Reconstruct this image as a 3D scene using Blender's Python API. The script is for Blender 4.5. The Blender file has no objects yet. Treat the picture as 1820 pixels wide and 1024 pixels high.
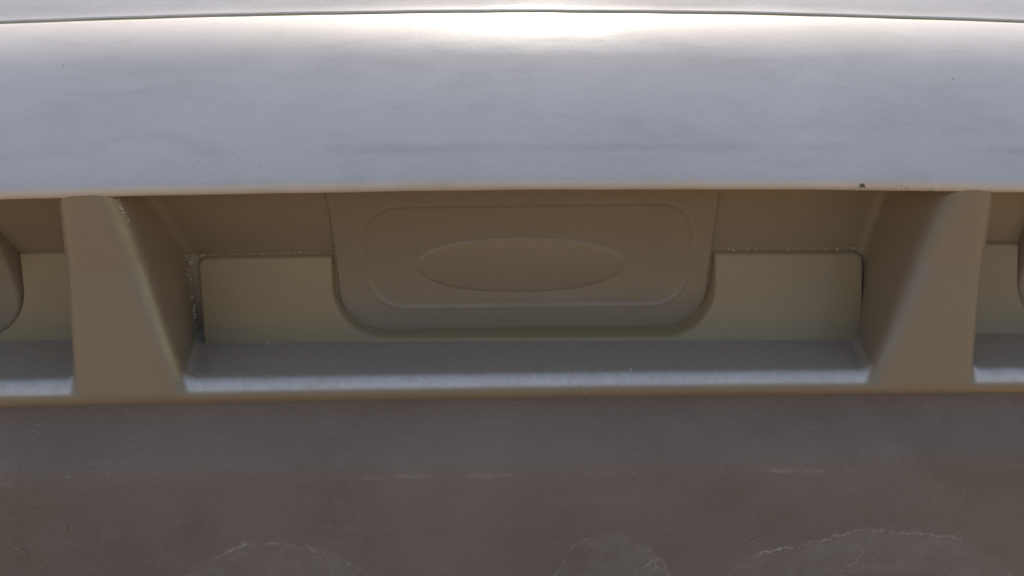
import bpy, bmesh, math, random
import numpy as np
from mathutils import Vector, Matrix
R_ = math.radians
random.seed(7); rng = np.random.default_rng(7)
scene = bpy.context.scene
COL = scene.collection

# ------------------------------------------------------------------ camera
PITCH, YAW = R_(20.0), R_(1.7)
cam_d = bpy.data.cameras.new('camera'); cam = bpy.data.objects.new('camera', cam_d); COL.objects.link(cam)
cam_d.sensor_width = 36.0; cam_d.lens = 36.0 * 1514.0 / 1820.0
cam_d.clip_start = 0.02; cam_d.clip_end = 2000.0
cam.location = (-0.030, -0.683, 0.338)
cam.rotation_euler = (math.pi / 2 - PITCH, 0, -YAW)
scene.camera = cam

# ------------------------------------------------------------------ sky, sun, exposure
SUN_EL, SUN_AZ = R_(26.5), R_(4.0)          # sun stands behind the vehicle, a touch to the right
world = bpy.data.worlds.new('World'); scene.world = world; world.use_nodes = True
wn = world.node_tree.nodes; wl = world.node_tree.links
sky = wn.new('ShaderNodeTexSky'); sky.sky_type = 'NISHITA'; sky.sun_disc = False
sky.sun_elevation = SUN_EL; sky.sun_rotation = SUN_AZ
sky.air_density = 1.0; sky.dust_density = 5.0; sky.ozone_density = 0.2
wl.new(sky.outputs[0], wn['Background'].inputs['Color']); wn['Background'].inputs['Strength'].default_value = 0.10
sun_d = bpy.data.lights.new('sun', 'SUN'); sun_d.energy = 2.6; sun_d.angle = R_(0.5); sun_d.color = (1.0, 0.93, 0.82)
sun = bpy.data.objects.new('sun', sun_d); COL.objects.link(sun)
to_sun = Vector((math.sin(SUN_AZ) * math.cos(SUN_EL), math.cos(SUN_AZ) * math.cos(SUN_EL), math.sin(SUN_EL)))
sun.rotation_euler = to_sun.to_track_quat('Z', 'Y').to_euler(); sun.location = (0.5, 5, 4)
vs = scene.view_settings
vs.view_transform = 'Standard'; vs.look = 'None'; vs.gamma = 1.0; vs.use_curve_mapping = False; vs.exposure = 0.98

# ------------------------------------------------------------------ materials
def nodes_of(name):
    m = bpy.data.materials.new(name); m.use_nodes = True
    nt = m.node_tree; return m, nt, nt.nodes['Principled BSDF']
def N(nt, t, **kw):
    n = nt.nodes.new(t)
    for k, v in kw.items():
        if k in n.inputs.keys(): n.inputs[k].default_value = v
        else: setattr(n, k, v)
    return n
def coords(nt, scale=(1, 1, 1), rot=(0, 0, 0), loc=(0, 0, 0)):
    tc = N(nt, 'ShaderNodeTexCoord'); mp = N(nt, 'ShaderNodeMapping')
    mp.inputs['Scale'].default_value = scale; mp.inputs['Rotation'].default_value = rot; mp.inputs['Location'].default_value = loc
    nt.links.new(tc.outputs['Object'], mp.inputs['Vector']); return mp.outputs['Vector']
def noise(nt, vec, scale, detail=6, rough=.6, dist=0.0):
    n = N(nt, 'ShaderNodeTexNoise', Scale=scale, Detail=detail, Roughness=rough, Distortion=dist)
    nt.links.new(vec, n.inputs['Vector']); return n.outputs['Fac']
def ramp(nt, fac, a, b, va=0.0, vb=1.0):
    r = N(nt, 'ShaderNodeMapRange', clamp=True); r.inputs[1].default_value = a; r.inputs[2].default_value = b
    r.inputs[3].default_value = va; r.inputs[4].default_value = vb
    nt.links.new(fac, r.inputs[0]); return r.outputs[0]
def mth(nt, op, a, b=None):
    n = N(nt, 'ShaderNodeMath', operation=op)
    for i, v in enumerate((a, b)):
        if v is None: continue
        if isinstance(v, (int, float)): n.inputs[i].default_value = v
        else: nt.links.new(v, n.inputs[i])
    return n.outputs[0]
def mix(nt, fac, a, b):
    n = N(nt, 'ShaderNodeMix', data_type='RGBA')
    if isinstance(fac, (int, float)): n.inputs[0].default_value = fac
    else: nt.links.new(fac, n.inputs[0])
    for i, v in ((6, a), (7, b)):
        if isinstance(v, tuple): n.inputs[i].default_value = (*v, 1)
        else: nt.links.new(v, n.inputs[i])
    return n.outputs[2]
def bump(nt, bsdf, h, strength, dist):
    b = N(nt, 'ShaderNodeBump', Strength=strength, Distance=dist)
    nt.links.new(h, b.inputs['Height']); nt.links.new(b.outputs[0], bsdf.inputs['Normal'])

def paint(name, streaks=1.0, rough=.52, coat=.5, base=(.86, .79, .74), sill_light=None):
    m, nt, b = nodes_of(name)
    v = coords(nt); vl = coords(nt, (6, 15, 15), (0, 0, .12))
    smear = ramp(nt, noise(nt, vl, 2.2, 8, .65, .6), .50, .78)
    cloud = ramp(nt, noise(nt, v, 5.5, 5, .55), .35, .72)
    if sill_light:                                             # sky light on the sill and a pillar-edge highlight, painted into the colour
        at = N(nt, 'ShaderNodeAttribute', attribute_name='sill_light')
        patchy = mth(nt, 'MULTIPLY', at.outputs['Fac'], ramp(nt, noise(nt, v, 90, 4, .7), .25, .6, .7, 1))
        base = mix(nt, patchy, base, sill_light)
        at2 = N(nt, 'ShaderNodeAttribute', attribute_name='edge_glint')
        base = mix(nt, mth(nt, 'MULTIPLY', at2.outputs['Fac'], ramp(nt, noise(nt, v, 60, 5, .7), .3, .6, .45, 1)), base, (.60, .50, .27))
    dirt = mth(nt, 'MULTIPLY', smear, .20 * streaks)
    dirt = mth(nt, 'ADD', dirt, mth(nt, 'MULTIPLY', cloud, .22 * streaks))
    c = mix(nt, dirt, base, (.36, .31, .24))
    if not sill_light:                                         # dirt held along the crease, and a few brown smudges
        sp3 = N(nt, 'ShaderNodeSeparateXYZ'); nt.links.new(v, sp3.inputs[0])
        zc = mth(nt, 'ADD', sp3.outputs[2], mth(nt, 'MULTIPLY', mth(nt, 'MULTIPLY', sp3.outputs[0], sp3.outputs[0]), .029))
        zc = mth(nt, 'ADD', zc, mth(nt, 'MULTIPLY', noise(nt, v, 9, 5, .7), .008))
        cr = mth(nt, 'MULTIPLY', ramp(nt, mth(nt, 'ABSOLUTE', mth(nt, 'SUBTRACT', zc, .2085)), .0045, .0005), ramp(nt, noise(nt, v, 3.7, 3, .5), .38, .62))
        c = mix(nt, mth(nt, 'MULTIPLY', cr, .30), c, (.33, .27, .22))
        sm = mth(nt, 'MULTIPLY', ramp(nt, noise(nt, coords(nt, (6, 14, 14)), 3.1, 7, .72, 1.1), .60, .76), ramp(nt, noise(nt, v, 4.3, 2, .5), .50, .62))
        c = mix(nt, mth(nt, 'MULTIPLY', sm, .42), c, (.36, .29, .20))
    speck_n = N(nt, 'ShaderNodeTexVoronoi', Scale=60.0); nt.links.new(v, speck_n.inputs['Vector'])
    pick = N(nt, 'ShaderNodeSeparateColor'); nt.links.new(speck_n.outputs['Color'], pick.inputs[0])
    sp = mth(nt, 'MULTIPLY', ramp(nt, speck_n.outputs['Distance'], .10, .035), ramp(nt, pick.outputs[0], .95, .97))
    c = mix(nt, mth(nt, 'MULTIPLY', sp, .7), c, (.13, .11, .09))
    fine = noise(nt, v, 240, 3, .6)
    c = mix(nt, ramp(nt, fine, .45, .8, 0, .13), c, (.42, .38, .30))
    nt.links.new(c, b.inputs['Base Color'])
    nt.links.new(ramp(nt, dirt, 0, .4, rough, rough + .25), b.inputs['Roughness'])
    b.inputs['Coat Weight'].default_value = coat; b.inputs['Coat Roughness'].default_value = .14
    h = mth(nt, 'ADD', mth(nt, 'MULTIPLY', fine, .35), mth(nt, 'MULTIPLY', noise(nt, v, 26, 3, .5), .8))
    bump(nt, b, h, .22 if not sill_light else .26, .0012)
    return m
M_PANEL = paint('weathered_white_paint', 1.0)
M_FRAME = paint('shaded_cream_paint', .8, .42, .45, (.325, .250, .165), (.90, .86, .82))  # dusty cream darkened to brown: shade of the recess put into the base colour
M_PAD = paint('warm_lit_paint', 1.0, .5, .2, (.41, .298, .155), (.41, .298, .155))  # yellower copy for the pads, warm light put into the base colour

def plastic():
    m, nt, b = nodes_of('dusty_grey_plastic')
    v = coords(nt)
    c = mix(nt, ramp(nt, noise(nt, v, 4.0, 6, .6), .3, .7), (.225, .180, .157), (.30, .246, .218))
    c = mix(nt, ramp(nt, noise(nt, coords(nt, (5, 30, 30)), 2.5, 8, .7, .4), .55, .8, 0, .35), c, (.38, .34, .30))
    c = mix(nt, ramp(nt, noise(nt, coords(nt, loc=(3, 1, 2)), 7.0, 5, .6), .50, .70, 0, .65), c, (.20, .145, .115))
    # dried splash tide-marks: arcs with a pale broken rim, and dust inside them
    sep = N(nt, 'ShaderNodeSeparateXYZ'); nt.links.new(v, sep.inputs[0])
    wob = mth(nt, 'MULTIPLY', mth(nt, 'SUBTRACT', noise(nt, v, 13, 8, .72), .5), .060)
    inside = None; rim = None
    for (cx, cz, rx, rz) in ((-.235, -.235, .105, .078), (.085, -.232, .060, .080), (.335, -.235, .150, .085), (-.60, -.24, .13, .08), (.68, -.23, .12, .07)):
        dx = mth(nt, 'DIVIDE', mth(nt, 'SUBTRACT', sep.outputs[0], cx), rx)
        dz = mth(nt, 'DIVIDE', mth(nt, 'SUBTRACT', mth(nt, 'ADD', sep.outputs[2], wob), cz), rz)
        d = mth(nt, 'SQRT', mth(nt, 'ADD', mth(nt, 'MULTIPLY', dx, dx), mth(nt, 'MULTIPLY', dz, dz)))
        i = ramp(nt, d, 1.06, .90); r = ramp(nt, mth(nt, 'ABSOLUTE', mth(nt, 'SUBTRACT', d, .985)), .018, .002)
        inside = i if inside is None else mth(nt, 'MAXIMUM', inside, i)
        rim = r if rim is None else mth(nt, 'MAXIMUM', rim, r)
    inside = mth(nt, 'MULTIPLY', inside, ramp(nt, noise(nt, v, 12, 7, .75), .36, .56))
    vc = N(nt, 'ShaderNodeTexVoronoi', Scale=48.0, feature='DISTANCE_TO_EDGE')
    wq = N(nt, 'ShaderNodeTexNoise', Scale=30.0, Detail=5.0); nt.links.new(v, wq.inputs['Vector'])
    wa = N(nt, 'ShaderNodeVectorMath', operation='MULTIPLY_ADD'); nt.links.new(wq.outputs['Color'], wa.inputs[0]); wa.inputs[1].default_value = (.05, .05, .05); nt.links.new(v, wa.inputs[2])
    nt.links.new(wa.outputs[0], vc.inputs['Vector'])
    crk = mth(nt, 'MULTIPLY', mth(nt, 'MULTIPLY', ramp(nt, vc.outputs['Distance'], .05, .01), inside), ramp(nt, noise(nt, v, 38, 4, .6), .54, .66))
    gritty = ramp(nt, noise(nt, v, 55, 8, .75), .42, .72)
    c = mix(nt, mth(nt, 'MULTIPLY', inside, ramp(nt, gritty, 0, 1, .35, .95)), c, (.36, .325, .29))
    c = mix(nt, mth(nt, 'MULTIPLY', crk, .55), c, (.62, .58, .52))
    broken = ramp(nt, noise(nt, v, 30, 5, .65), .46, .60)
    c = mix(nt, mth(nt, 'MULTIPLY', mth(nt, 'MULTIPLY', rim, broken), .65), c, (.68, .65, .60))
    # pale scuffs along the crease and stray hair scratches
    band = ramp(nt, mth(nt, 'ABSOLUTE', mth(nt, 'ADD', mth(nt, 'ADD', sep.outputs[2], .086), mth(nt, 'MULTIPLY', wob, .22))), .0030, .0003)
    band = mth(nt, 'MULTIPLY', band, ramp(nt, noise(nt, coords(nt, (1, 1, 1)), 17, 6, .75), .50, .66))
    c = mix(nt, mth(nt, 'MULTIPLY', band, .30), c, (.65, .62, .57))
    hz = noise(nt, coords(nt, (7, 40, 60), (0, .12, 0)), 3.5, 3, .5, 1.2)
    scr = mth(nt, 'MULTIPLY', ramp(nt, mth(nt, 'ABSOLUTE', mth(nt, 'SUBTRACT', hz, .5)), .006, .001), ramp(nt, noise(nt, v, 11, 3, .5), .58, .66))
    c = mix(nt, mth(nt, 'MULTIPLY', scr, .45), c, (.65, .6, .55))
    fine = noise(nt, v, 320, 3, .7)
    c = mix(nt, ramp(nt, fine, .5, .78, 0, .3), c, (.42, .37, .33))
    nt.links.new(c, b.inputs['Base Color']); b.inputs['Roughness'].default_value = .62
    hh = mth(nt, 'ADD', mth(nt, 'MULTIPLY', fine, .6), noise(nt, v, 30, 4, .6))
    hh = mth(nt, 'ADD', hh, mth(nt, 'ADD', mth(nt, 'MULTIPLY', mth(nt, 'MULTIPLY', inside, gritty), .6), mth(nt, 'MULTIPLY', mth(nt, 'MULTIPLY', rim, broken), .8)))
    bump(nt, b, hh, .45, .0014)
    return m
M_PLAST = plastic()

def simple(name, col, rough=.8, var=None, sc=40):
    m, nt, b = nodes_of(name)
    v = coords(nt)
    c = mix(nt, ramp(nt, noise(nt, v, sc, 6, .65), .3, .7), col, var or tuple(x * .6 for x in col))
    nt.links.new(c, b.inputs['Base Color']); b.inputs['Roughness'].default_value = rough
    return m
M_GRIT = simple('dry_grit', (.75, .68, .50), .95, (.55, .48, .36), 300)
M_DARKGRIT = simple('dark_grime', (.30, .25, .18), .95, (.12, .10, .08), 400)
M_STRAW = simple('dry_straw', (.62, .52, .32), .8)
M_GROUND = simple('dry_sandy_ground', (.40, .27, .13), .95, (.30, .20, .095), 3)
M_GASKET = simple('grimy_tan_sealant', (.62, .55, .43), .85, (.46, .38, .22), 14)
M_DARK = simple('dark_cavity', (.03, .028, .026), .9)

# ------------------------------------------------------------------ helpers
def crown_k(z): return np.clip(.010 + .09 * z, 0, .040)
def crown(V):
    V = np.array(V, dtype=float); V[:, 2] -= crown_k(V[:, 2]) * V[:, 0] ** 2; return V
def mesh_obj(name, V, F, mat, parent=None, smooth=True, normals=None):
    me = bpy.data.meshes.new(name)
    me.from_pydata([tuple(map(float, v)) for v in V], [], [tuple(map(int, f)) for f in F])
    me.materials.append(mat)
    if smooth: me.polygons.foreach_set('use_smooth', [True] * len(me.polygons))
    if normals is not None: me.normals_split_custom_set_from_vertices([tuple(map(float, n)) for n in normals])
    me.update()
    o = bpy.data.objects.new(name, me); COL.objects.link(o)
    if parent: o.parent = parent
    return o
def grid_faces(nr, nc, flip=False):
    a = np.arange((nr - 1) * nc).reshape(nr - 1, nc)[:, :-1].ravel()
    q = np.stack([a, a + 1, a + nc + 1, a + nc], 1)
    return q[:, ::-1] if flip else q
def sweep(name, prof, xs, mat, parent, zfun=None):
    """profile (Y,Z) swept along X with the crown of the body"""
    prof = np.array(prof); xs = np.array(xs)
    V = np.zeros((len(prof), len(xs), 3))
    V[:, :, 0] = xs[None]; V[:, :, 1] = prof[:, :1]; V[:, :, 2] = prof[:, 1:]
    wv = sum(a * np.sin(xs * f + p) for a, f, p in ((.0005, 9, 1), (.0003, 23, 2.2), (.0002, 57, .7), (.00010, 131, 3)))
    V[:, :, 1] += wv[None] * .6; V[:, :, 2] += wv[None] * .35
    return mesh_obj(name, crown(V.reshape(-1, 3)), grid_faces(len(prof), len(xs)), mat, parent)
def arc(cy, cz, r, a0, a1, n):
    return [(cy + r * math.cos(R_(a0 + (a1 - a0) * i / n)), cz + r * math.sin(R_(a0 + (a1 - a0) * i / n))) for i in range(n + 1)]
def curve_pts(y0, z0, y1, z1, s0, s1, n):
    """cubic from (y0,z0) slope s0 to (y1,z1) slope s1 (degrees)"""
    L = math.hypot(y1 - y0, z1 - z0); out = []
    for i in range(n + 1):
        t = i / n; h0 = 2*t**3-3*t*t+1; h1 = t**3-2*t*t+t; h2 = -2*t**3+3*t*t; h3 = t**3-t*t
        out.append((h0*y0 + h1*L*math.cos(R_(s0)) + h2*y1 + h3*L*math.cos(R_(s1)),
                    h0*z0 + h1*L*math.sin(R_(s0)) + h2*z1 + h3*L*math.sin(R_(s1))))
    return out
XS = np.linspace(-.80, .80, 321)

# ------------------------------------------------------------------ ground
gm = bmesh.new(); bmesh.ops.create_grid(gm, x_segments=2, y_segments=2, size=300)
me = bpy.data.meshes.new('ground'); gm.to_mesh(me); gm.free(); me.materials.append(M_GROUND)
g = bpy.data.objects.new('ground', me); COL.objects.link(g); g.location.z = -0.62; g['kind'] = 'structure'

# ------------------------------------------------------------------ the vehicle
veh = bpy.data.objects.new('vehicle', None); COL.objects.link(veh)
veh['label'] = 'dusty white vehicle front with a slotted recess above a dark grey lower bumper'
veh['category'] = 'vehicle'

# sloping white panel over the slot: underside, rolled lip, crease, long slope, rear edge at the seam
prof = [(.150, .186), (.060, .180), (.020, .1750)]
prof += arc(.0060, .1800, .0068, 280, 130, 16)
prof += curve_pts(.0016, .1852, .022, .2015, 42, 37, 8)[1:]
prof += curve_pts(.022, .2015, .222, .3045, 35, 15.5, 48)[1:]
prof += arc(.2232, .3015, .0030, 105, -10, 8)
prof += [(.2262, .285)]
sweep('front_panel', prof, XS, M_PANEL, veh)

fp = bpy.data.objects['front_panel']
bm = bmesh.new(); bmesh.ops.create_icosphere(bm, subdivisions=2, radius=1)
for v_ in bm.verts:
    k = .75 + .5 * random.random(); v_.co = Vector((v_.co.x * .0042 * k, v_.co.y * .0014 * k, v_.co.z * .0030 * k))
me = bpy.data.meshes.new('paint_chip'); bm.to_mesh(me); bm.free(); me.materials.append(M_DARKGRIT)
o = bpy.data.objects.new('paint_chip', me); COL.objects.link(o); o.parent = fp; o.location = (.281, .0002, .1775)
# hood beyond the seam
prof = [(.2292, .285)] + arc(.2325, .3048, .0033, 180, 104, 7)
prof += curve_pts(.2332, .3083, .62, .432, 25, 8, 40)[1:] + curve_pts(.62, .432, 1.05, .450, 8, 0, 12)[1:] + [(1.06, .42), (1.06, -.3)]
sweep('hood', prof, XS, M_PANEL, veh)
# seam floor
sweep('seam_gasket', [(.2264, .2900), (.2268, .3020)] + arc(.2282, .3054, .0014, 180, 20, 6) + [(.2302, .3046)], XS, M_GASKET, veh)

# ---- moulded frame round the slot: sill, pillars and back wall, meshed from one smooth distance field
DEP = .097
def smax(a, b, k):
    h = np.maximum(k - np.abs(a - b), 0); return np.maximum(a, b) + h * h / (4 * k)
def lerp(a, b, t): return a + (b - a) * t
def bay_side(y, z, ft, fb, bt, bb, depth):
    """x of a bay's side wall: front edge runs from fb (z=0) to ft (z=.17), back edge from bb to bt"""
    tz = z / .17; ty = np.clip(y / depth, -.3, 1.6)
    return lerp(lerp(fb, ft, tz), lerp(bb, bt, tz), ty)
def overhang(x):      # how far the upper wall leans out over the pads
    return np.interp(x, [-.34, -.1, .1, .34], [.060, .040, .030, .018])
def wall_y(x, z, base):
    return base - np.clip((z - .093) / .08, 0, 1.3) * overhang(x) - .004 * np.clip((.093 - z) / .09, 0, 1)
BAYS = [  # left side (ft, fb, bt, bb), right side, depth, floor z
    ((-.332, -.292, -.3145, -.3147), (.3567, .305, .337, .334), DEP, 0.0),
    ((-.90, -.90, -.90, -.90), (-.3806, -.3925, -.408, -.402), .108, .002),
    ((.3974, .4042, .424, .420), (.90, .90, .90, .90), .112, .001)]
def bay_planes(x, y, z, i):
    L, Rr, dep, zf = BAYS[i]
    dl = bay_side(y, z, *L, dep) - x; dr = x - bay_side(y, z, *Rr, dep)
    db = (y - wall_y(x, z, dep)) * .93; df = (zf + .011 - .03 * y) - z
    return dl, dr, db, df
def field(x, y, z):
    front = (-.016 * np.clip(1 - z / .11, 0, 1.25) - y) * .99   # solid lies behind the front plane
    d = smax(front, -(z + .012), .016)               # rolled under edge of the sill
    d = np.maximum(d, z - (.1765 + .06 * np.maximum(y, 0)))
    for i in range(3):
        dl, dr, db, df = bay_planes(x, y, z, i)
        cav = smax(smax(smax(dl, dr, .004), db, .010), df, .007)
        d = smax(d, -cav, .017)
    return d
H = .0025
xs = np.arange(-.80, .80, H, dtype=np.float32); ys = np.arange(-.032, .150, H, dtype=np.float32); zs = np.arange(-.040, .196, H, dtype=np.float32)
def surface_nets(fn, xs, ys, zs):
    parts_V = []; parts_F = []; off = 0
    X, Y, Z = np.meshgrid(xs, ys, zs, indexing='ij')
    f = fn(X, Y, Z).astype(np.float32); s = f < 0
    n = tuple(k - 1 for k in f.shape)
    acc = np.zeros(n + (3,), np.float32); cnt = np.zeros(n, np.float32)
    cor = [(i, j, k) for i in (0, 1) for j in (0, 1) for k in (0, 1)]
    def c(a, o): return a[o[0]:o[0]+n[0], o[1]:o[1]+n[1], o[2]:o[2]+n[2]]
    for a in cor:
        for ax in range(3):
            if a[ax] == 1: continue
            b = list(a); b[ax] = 1
            fa, fb = c(f, a), c(f, b); cr = c(s, a) != c(s, b)
            if not cr.any(): continue
            t = np.where(cr, fa / np.where(cr, fa - fb, 1), 0)
            for k in range(3):
                acc[..., k] += np.where(cr, a[k] + (t if k == ax else 0), 0)
            cnt += cr
    act = cnt > 0; idx = -np.ones(n, np.int64); idx[act] = np.arange(act.sum())
    P = acc[act] / cnt[act][:, None]; I = np.argwhere(act)
    V = np.stack([xs[0] + (I[:, 0] + P[:, 0]) * H, ys[0] + (I[:, 1] + P[:, 1]) * H, zs[0] + (I[:, 2] + P[:, 2]) * H], 1).astype(np.float64)
    F = []
    for ax in range(3):
        sl0 = [slice(None)] * 3; sl1 = [slice(None)] * 3; sl0[ax] = slice(0, -1); sl1[ax] = slice(1, None)
        sa, sb = s[tuple(sl0)], s[tuple(sl1)]
        E = np.argwhere(sa != sb); o1, o2 = [(1, 2), (2, 0), (0, 1)][ax]
        ok = (E[:, o1] > 0) & (E[:, o2] > 0) & (E[:, o1] < n[o1]) & (E[:, o2] < n[o2]); E = E[ok]
        def cell(d1, d2):
            q = E.copy(); q[:, o1] -= d1; q[:, o2] -= d2; return idx[q[:, 0], q[:, 1], q[:, 2]]
        q = np.stack([cell(1, 1), cell(0, 1), cell(0, 0), cell(1, 0)], 1)
        fl = ~sa[E[:, 0], E[:, 1], E[:, 2]]; q[fl] = q[fl][:, ::-1]; F.append(q)
    return V, np.concatenate(F)
V, F = surface_nets(field, xs, ys, zs)
def grad(fn, V, e=4e-4):
    g = np.stack([fn(V[:, 0] + e*a, V[:, 1] + e*b, V[:, 2] + e*c_) - fn(V[:, 0] - e*a, V[:, 1] - e*b, V[:, 2] - e*c_) for a, b, c_ in ((1,0,0),(0,1,0),(0,0,1))], 1) / (2*e)
    return g
for _ in range(3):
    g = grad(field, V); V = V - g * (field(V[:, 0], V[:, 1], V[:, 2]) / np.maximum((g*g).sum(1), .2))[:, None]
nrm = grad(field, V); nrm /= np.linalg.norm(nrm, axis=1)[:, None]
CE = V[F].mean(1)
def classify(C):
    x, y, z = C.T; lab = np.zeros(len(C), int)      # 0 sill, 1 left pillar, 2 right pillar, 3 back wall
    allp = [np.stack(bay_planes(x, y, z, i), 0) for i in range(3)]
    cav = np.stack([p.max(0) for p in allp], 0); near = cav.argmin(0)
    arg = np.stack([p.argmax(0) for p in allp], 0)[near, np.arange(len(x))]
    lab[arg == 2] = 3
    side = (arg < 2) & (z > .0); lab[side & (x < 0)] = 1; lab[side & (x > 0)] = 2
    lab[(arg == 3) | (z < .002)] = 0
    lab[(arg == 2) & (y < .03)] = 0
    return lab
lab = classify(CE)
Vc = crown(V)
def ss(v, a, b):
    t = np.clip((v - a) / (b - a), 0, 1); return t * t * (3 - 2 * t)
x_, y_, z_ = V.T; sill_light = np.zeros(len(V))  # mask for the sky light painted on the sill, strongest at its front rim
for i in range(3):
    dl, dr, db, df = bay_planes(x_, y_, z_, i)
    sill_light = np.maximum(sill_light, ss(np.maximum(dl, dr), .0035, -.0015))
sill_light *= ss(z_, .0005, .0050) * ss(z_, .0185, .0135)
sill_light *= .32 + .68 * ss(y_, .000, -.008)
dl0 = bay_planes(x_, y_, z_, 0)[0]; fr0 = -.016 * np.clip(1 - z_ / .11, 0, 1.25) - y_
glint = np.exp(-((dl0 + fr0) / .006) ** 2) * ((np.abs(dl0) < .012) & (np.abs(fr0) < .012)) * ss(z_, .004, .03)
edge_glint = .75 * glint                       # highlight painted along the inner edge of the left pillar
names = {0: 'sill', 1: 'pillar', 2: 'pillar', 3: 'back_wall'}
frame_parts = {}
for k, nm in names.items():
    Fk = F[lab == k]; u, inv = np.unique(Fk.ravel(), return_inverse=True)
    frame_parts[k] = mesh_obj(nm, Vc[u], inv.reshape(-1, 4), M_FRAME, veh, True, nrm[u])
    at = frame_parts[k].data.attributes.new('sill_light', 'FLOAT', 'POINT'); at.data.foreach_set('value', sill_light[u].astype(np.float32))
    at = frame_parts[k].data.attributes.new('edge_glint', 'FLOAT', 'POINT'); at.data.foreach_set('value', edge_glint[u].astype(np.float32))
back_wall = frame_parts[3]

# ---- relief on the back wall: pads and the tongue-shaped centre panel, fine height fields
def rbox(x, z, cx, cz, hx, hz, r):
    qx = np.abs(x - cx) - hx + r; qz = np.abs(z - cz) - hz + r
    return np.hypot(np.maximum(qx, 0), np.maximum(qz, 0)) + np.minimum(np.maximum(qx, qz), 0) - r
def sstep(d, a, b):
    t = np.clip((d - a) / (b - a), 0, 1); return t * t * (3 - 2 * t)
def relief(name, x0, x1, z0, z1, step, yfun, mat, parent):
    xs = np.arange(x0, x1 + step/2, step); zs = np.arange(z0, z1 + step/2, step)
    X, Z = np.meshgrid(xs, zs); Y = yfun(X, Z)
    V = np.stack([X, Y, Z], -1).reshape(-1, 3)
    return mesh_obj(name, crown(V), grid_faces(len(zs), len(xs)), mat, parent)
def pad(x0, x1, base, ztop=.094, g0=None, g1=None, lean=(.016, .030)):
    cx, hx = (x0 + x1) / 2, (x1 - x0) / 2
    def yf(X, Z):
        d = rbox(X, Z, cx, ztop / 2 - .03, hx, ztop / 2 + .03, .012)
        tx, th = {DEP: (.005, .180), .108: (-.690, .211), .112: (.715, .218)}[base]
        dt = rbox(X, Z, tx, .1125, th, .0965, .046)
        up = sstep(d, .0, -.005) * sstep(dt, -.0005, .0045)
        face = base - .005 - np.interp(X, [-.3, .33], lean) * np.clip((ztop - Z) / ztop, 0, 1.1)      # leans back, foot forward; tilted more at right to look brighter
        return (base + .006) * (1 - up) + face * up
    return relief('pad', x0 - .003 if g0 is None else g0, x1 + .003 if g1 is None else g1, -.004, ztop + .003, .00125, yf, M_PAD, back_wall)
pad(-.308, .10, DEP, g1=.00500); pad(-.10, .336, DEP, g0=.005)
pad(-.62, -.413, .108, .100); pad(.430, .62, .112, .100)

def tongue(cx, hx, base, fine):
    def yf(X, Z):
        x = X - cx
        d = rbox(x, Z, 0, .1100, hx, .1020, .046)
        up = sstep(d, .0005, -.006)
        t = np.clip((Z - .05) / .123, 0, 1.1)
        face = base - .0045 - overhang(X) * t * t                 # hangs almost flush with the wall above the pads
        if fine:
            d2 = rbox(x, Z, .004, .090, .155, .054, .036)
            face = face + .0010 * sstep(d2, .0, -.004) - .0006 * np.exp(-(d2 / .0012) ** 2)
        return (base + .014) * (1 - up) + face * up
    return relief('centre_panel' if fine else 'side_panel', cx - hx - .002, cx + hx + .002, .002, .186, .0012 if fine else .0025, yf, M_FRAME, back_wall), yf
cp, yf = tongue(.005, .184, DEP, True)
tongue(-.690, .215, .100, False); tongue(.715, .222, .104, False)
# oval boss on the centre panel
n_r, n_a = 14, 96; V = []; 
for i in range(n_r + 1):
    q = i / n_r
    for j in range(n_a):
        a = 2 * math.pi * j / n_a; e = .85
        px = .001 + .106 * q * math.copysign(abs(math.cos(a)) ** e, math.cos(a)); pz = .0800 + .0305 * q * math.copysign(abs(math.sin(a)) ** .95, math.sin(a))
        y0 = float(yf(np.array([px]), np.array([pz]))[0])
        hgt = .0048 * (1 - q ** 2.2) - (.001 if i == n_r else 0) if q > 0 else .0048
        V.append((px, y0 - hgt + (.002 if i == n_r else 0), pz))
Fq = [(i*n_a + j, i*n_a + (j+1) % n_a, (i+1)*n_a + (j+1) % n_a, (i+1)*n_a + j) for i in range(n_r) for j in range(n_a)]
Fq = [f[::-1] for f in Fq]
boss = mesh_obj('oval_boss', crown(V), Fq, M_FRAME, back_wall)
boss['label'] = 'smooth raised blank oval on the centre panel'

# ---- lower bumper
prof = [(.10, .000), (.030, -.004), (.020, -.0125)] + curve_pts(.016, -.015, -.0145, -.078, -106, -104, 16) \
     + curve_pts(-.0145, -.078, -.0165, -.100, -104, -92, 8)[1:] + curve_pts(-.0165, -.100, -.016, -.30, -92, -92, 40)[1:] + curve_pts(-.016, -.30, .10, -.42, -92, -30, 12)[1:]
low = sweep('lower_bumper', prof[::-1], XS, M_PLAST, veh)
low['label'] = 'dark grey scuffed bumper below the slot'
# closed sides and underside so that the body is solid from any side
def side(x, nm):
    pts = [(x, y, zz - float(crown_k(zz)) * x * x) for y, zz in ((-.012, -.30), (.10, -.42), (1.05, -.42), (1.06, .38), (.62, .388), (.2262, .295), (.022, .195), (.004, .176), (.004, -.02))]
    V = pts + [(x + (.01 if x > 0 else -.01), p[1], p[2]) for p in pts]
    n = len(pts); Fc = [tuple(range(n)), tuple(range(2*n - 1, n - 1, -1))] + [(i, i + n, (i+1) % n + n, (i+1) % n) for i in range(n)]
    mesh_obj(nm, V, Fc, M_PANEL, veh, False)
side(-.80, 'body_side'); side(.80, 'body_side')
mesh_obj('underbody', [(-.80, .09, -.425), (.80, .09, -.425), (.80, 1.06, -.425), (-.80, 1.06, -.425)], [(0, 1, 2, 3)], M_DARK, veh, False)
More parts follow.
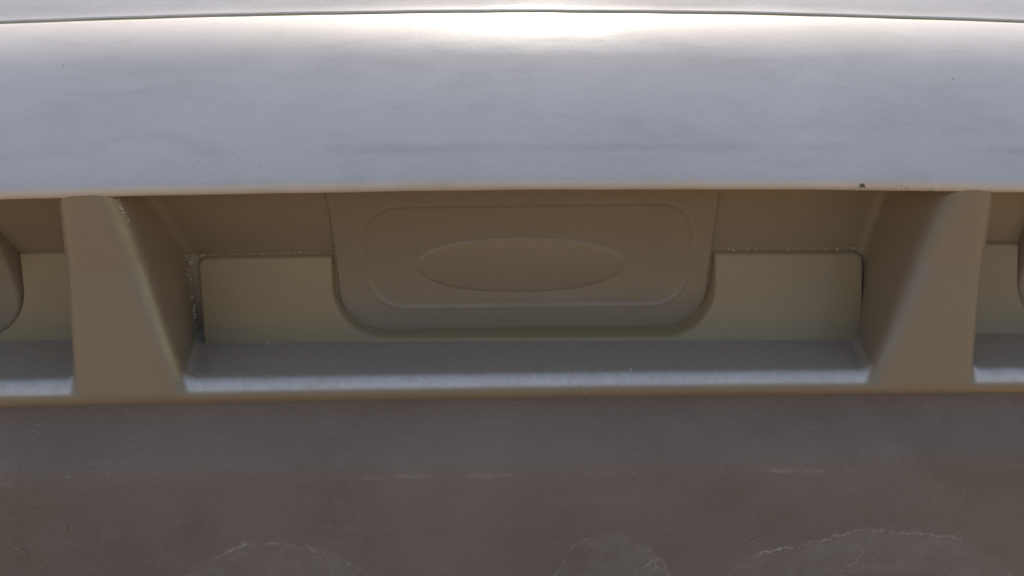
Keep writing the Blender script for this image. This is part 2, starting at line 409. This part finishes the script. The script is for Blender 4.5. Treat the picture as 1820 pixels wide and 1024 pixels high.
# wheels carry it (under the body, out of view)
for wx in (-.66, .66):
    bm = bmesh.new()
    bmesh.ops.create_cone(bm, segments=40, cap_ends=True, radius1=.29, radius2=.29, depth=.18, matrix=Matrix.Translation((wx, .62, -.33)) @ Matrix.Rotation(math.pi/2, 4, 'Y'))
    bmesh.ops.bevel(bm, geom=[e for e in bm.edges if len(e.link_faces) == 2 and e.calc_face_angle(0) > 1], offset=.03, segments=3, affect='EDGES')
    me = bpy.data.meshes.new('unseen_wheel'); bm.to_mesh(me); bm.free(); me.materials.append(M_DARK)
    o = bpy.data.objects.new('unseen_wheel', me); COL.objects.link(o); o.parent = veh

# ------------------------------------------------------------------ grit caught in the corners and along edges (stuff)
def crumbs(name, pts, mat, label, rmin, rmax):
    V = []; Fc = []
    base = [(1,0,0),(-1,0,0),(0,1,0),(0,-1,0),(0,0,1),(0,0,-1)]
    tri = [(0,2,4),(2,1,4),(1,3,4),(3,0,4),(2,0,5),(1,2,5),(3,1,5),(0,3,5)]
    for p in pts:
        r = rmin + (rmax - rmin) * random.random() ** 3; o = len(V)
        for b in base:
            k = r * (.6 + .8 * random.random()); V.append((p[0] + b[0]*k*1.2, p[1] + b[1]*k, p[2] + b[2]*k*.7))
        Fc += [tuple(i + o for i in t) for t in tri]
    ob = mesh_obj(name, crown(V), Fc, mat, None, False)
    ob['kind'] = 'stuff'; ob['label'] = label; ob['category'] = 'grit'
    return ob
pts = []
def along(a, b, n, jit):
    for _ in range(n):
        t = random.random(); pts.append(tuple(a[k] + (b[k] - a[k]) * t + random.gauss(0, jit[k]) for k in range(3)))
def fz(y): return .0112 - .03 * y
along((-.300, -.002, fz(0)), (-.313, .078, fz(.08)), 420, (.003, .002, .0006))
along((.323, -.002, fz(0)), (.332, .078, fz(.08)), 130, (.002, .002, .0005))
along((-.30, .078, fz(.08)), (.325, .078, fz(.08)), 700, (0, .0012, .0004))
along((-.312, .084, .012), (-.3150, .092, .092), 160, (.0008, .0012, 0))
along((-.309, .088, .086), (-.316, .091, .096), 40, (.0012, .0015, .001))
along((.415, .000, fz(0)), (.425, .09, fz(.08)), 160, (.003, .002, .0005))
along((-.398, .000, fz(0) + .001), (-.405, .09, fz(.08) + .001), 160, (.005, .002, .0005))
along((-.30, -.004, fz(0)), (.32, -.004, fz(0)), 160, (0, .003, .0003))
along((-.299, -.002, fz(0)), (-.306, .03, fz(.03)), 120, (.004, .004, .0008))
along((.20, .090, .0945), (.325, .090, .0945), 45, (0, .0015, .0006))
along((-.30, .091, .0945), (-.19, .091, .0945), 30, (0, .0015, .0006))
along((-.326, .004, .150), (-.331, .003, .170), 40, (.0012, .0012, .001))
along((.15, .0005, .1785), (.48, .0005, .1785), 90, (0, .0006, .0022))
crumbs('dry_grit', pts, M_GRIT, 'dry sandy grit lying in the corners and edges of the slot floor', .0003, .0016)

# ------------------------------------------------------------------ bits of straw
def straw(p, length, ang, tilt, label):
    d = Vector((math.cos(ang), 0, math.sin(ang))); V = []; Fc = []
    n = 5; r = .00035
    for i in range(n + 1):
        t = i / n - .5; bend = .12 * length * (1 - 4*t*t)
        c = Vector(p) + d * (t * length) + Vector((-d.z, 0, d.x)) * bend + Vector((0, tilt * t * length, 0))
        for k in range(4):
            a = k * math.pi / 2; V.append((c.x + r*math.cos(a)*-d.z, c.y + r*math.sin(a), c.z + r*math.cos(a)*d.x))
    for i in range(n):
        for k in range(4): Fc.append((i*4+k, i*4+(k+1)%4, i*4+4+(k+1)%4, i*4+4+k))
    Fc += [(3,2,1,0), tuple(n*4+k for k in range(4))]
    o = mesh_obj('straw', V, Fc, M_STRAW, None)
    o['label'] = label; o['category'] = 'straw'; o['group'] = 'bits of straw on the bumper'
    return o
straw((.051, -.0185, .0005), .011, R_(-55), 0, 'short slanting straw bit on the sill edge below the oval')
straw((.082, -.0185, .0010), .006, R_(80), 0, 'tiny upright straw bit on the sill edge, right of the slanting one')
LOW = [((-.4626, -.1544), .014, -38, 'longest straw bit on the dark bumper, in the lower left corner'),
       ((-.4164, -.1321), .0045, 70, 'tiny straw fleck on the dark bumper, highest of those at the left'),
       ((-.4416, -.1705), .007, 48, 'short straw bit leaning right at the bottom left of the dark bumper'),
       ((.2182, -.1614), .022, 35, 'pale straw slanting up beside the right dust arc on the dark bumper'),
       ((.3893, -.1864), .012, 33, 'short pale straw inside the right dust arc on the dark bumper')]
for (x, z), L, a, lb in LOW: straw((x, -.0190, z), L, R_(a), 0, lb)
print('FACES', sum(len(o.data.polygons) for o in bpy.data.objects if o.type == 'MESH'))
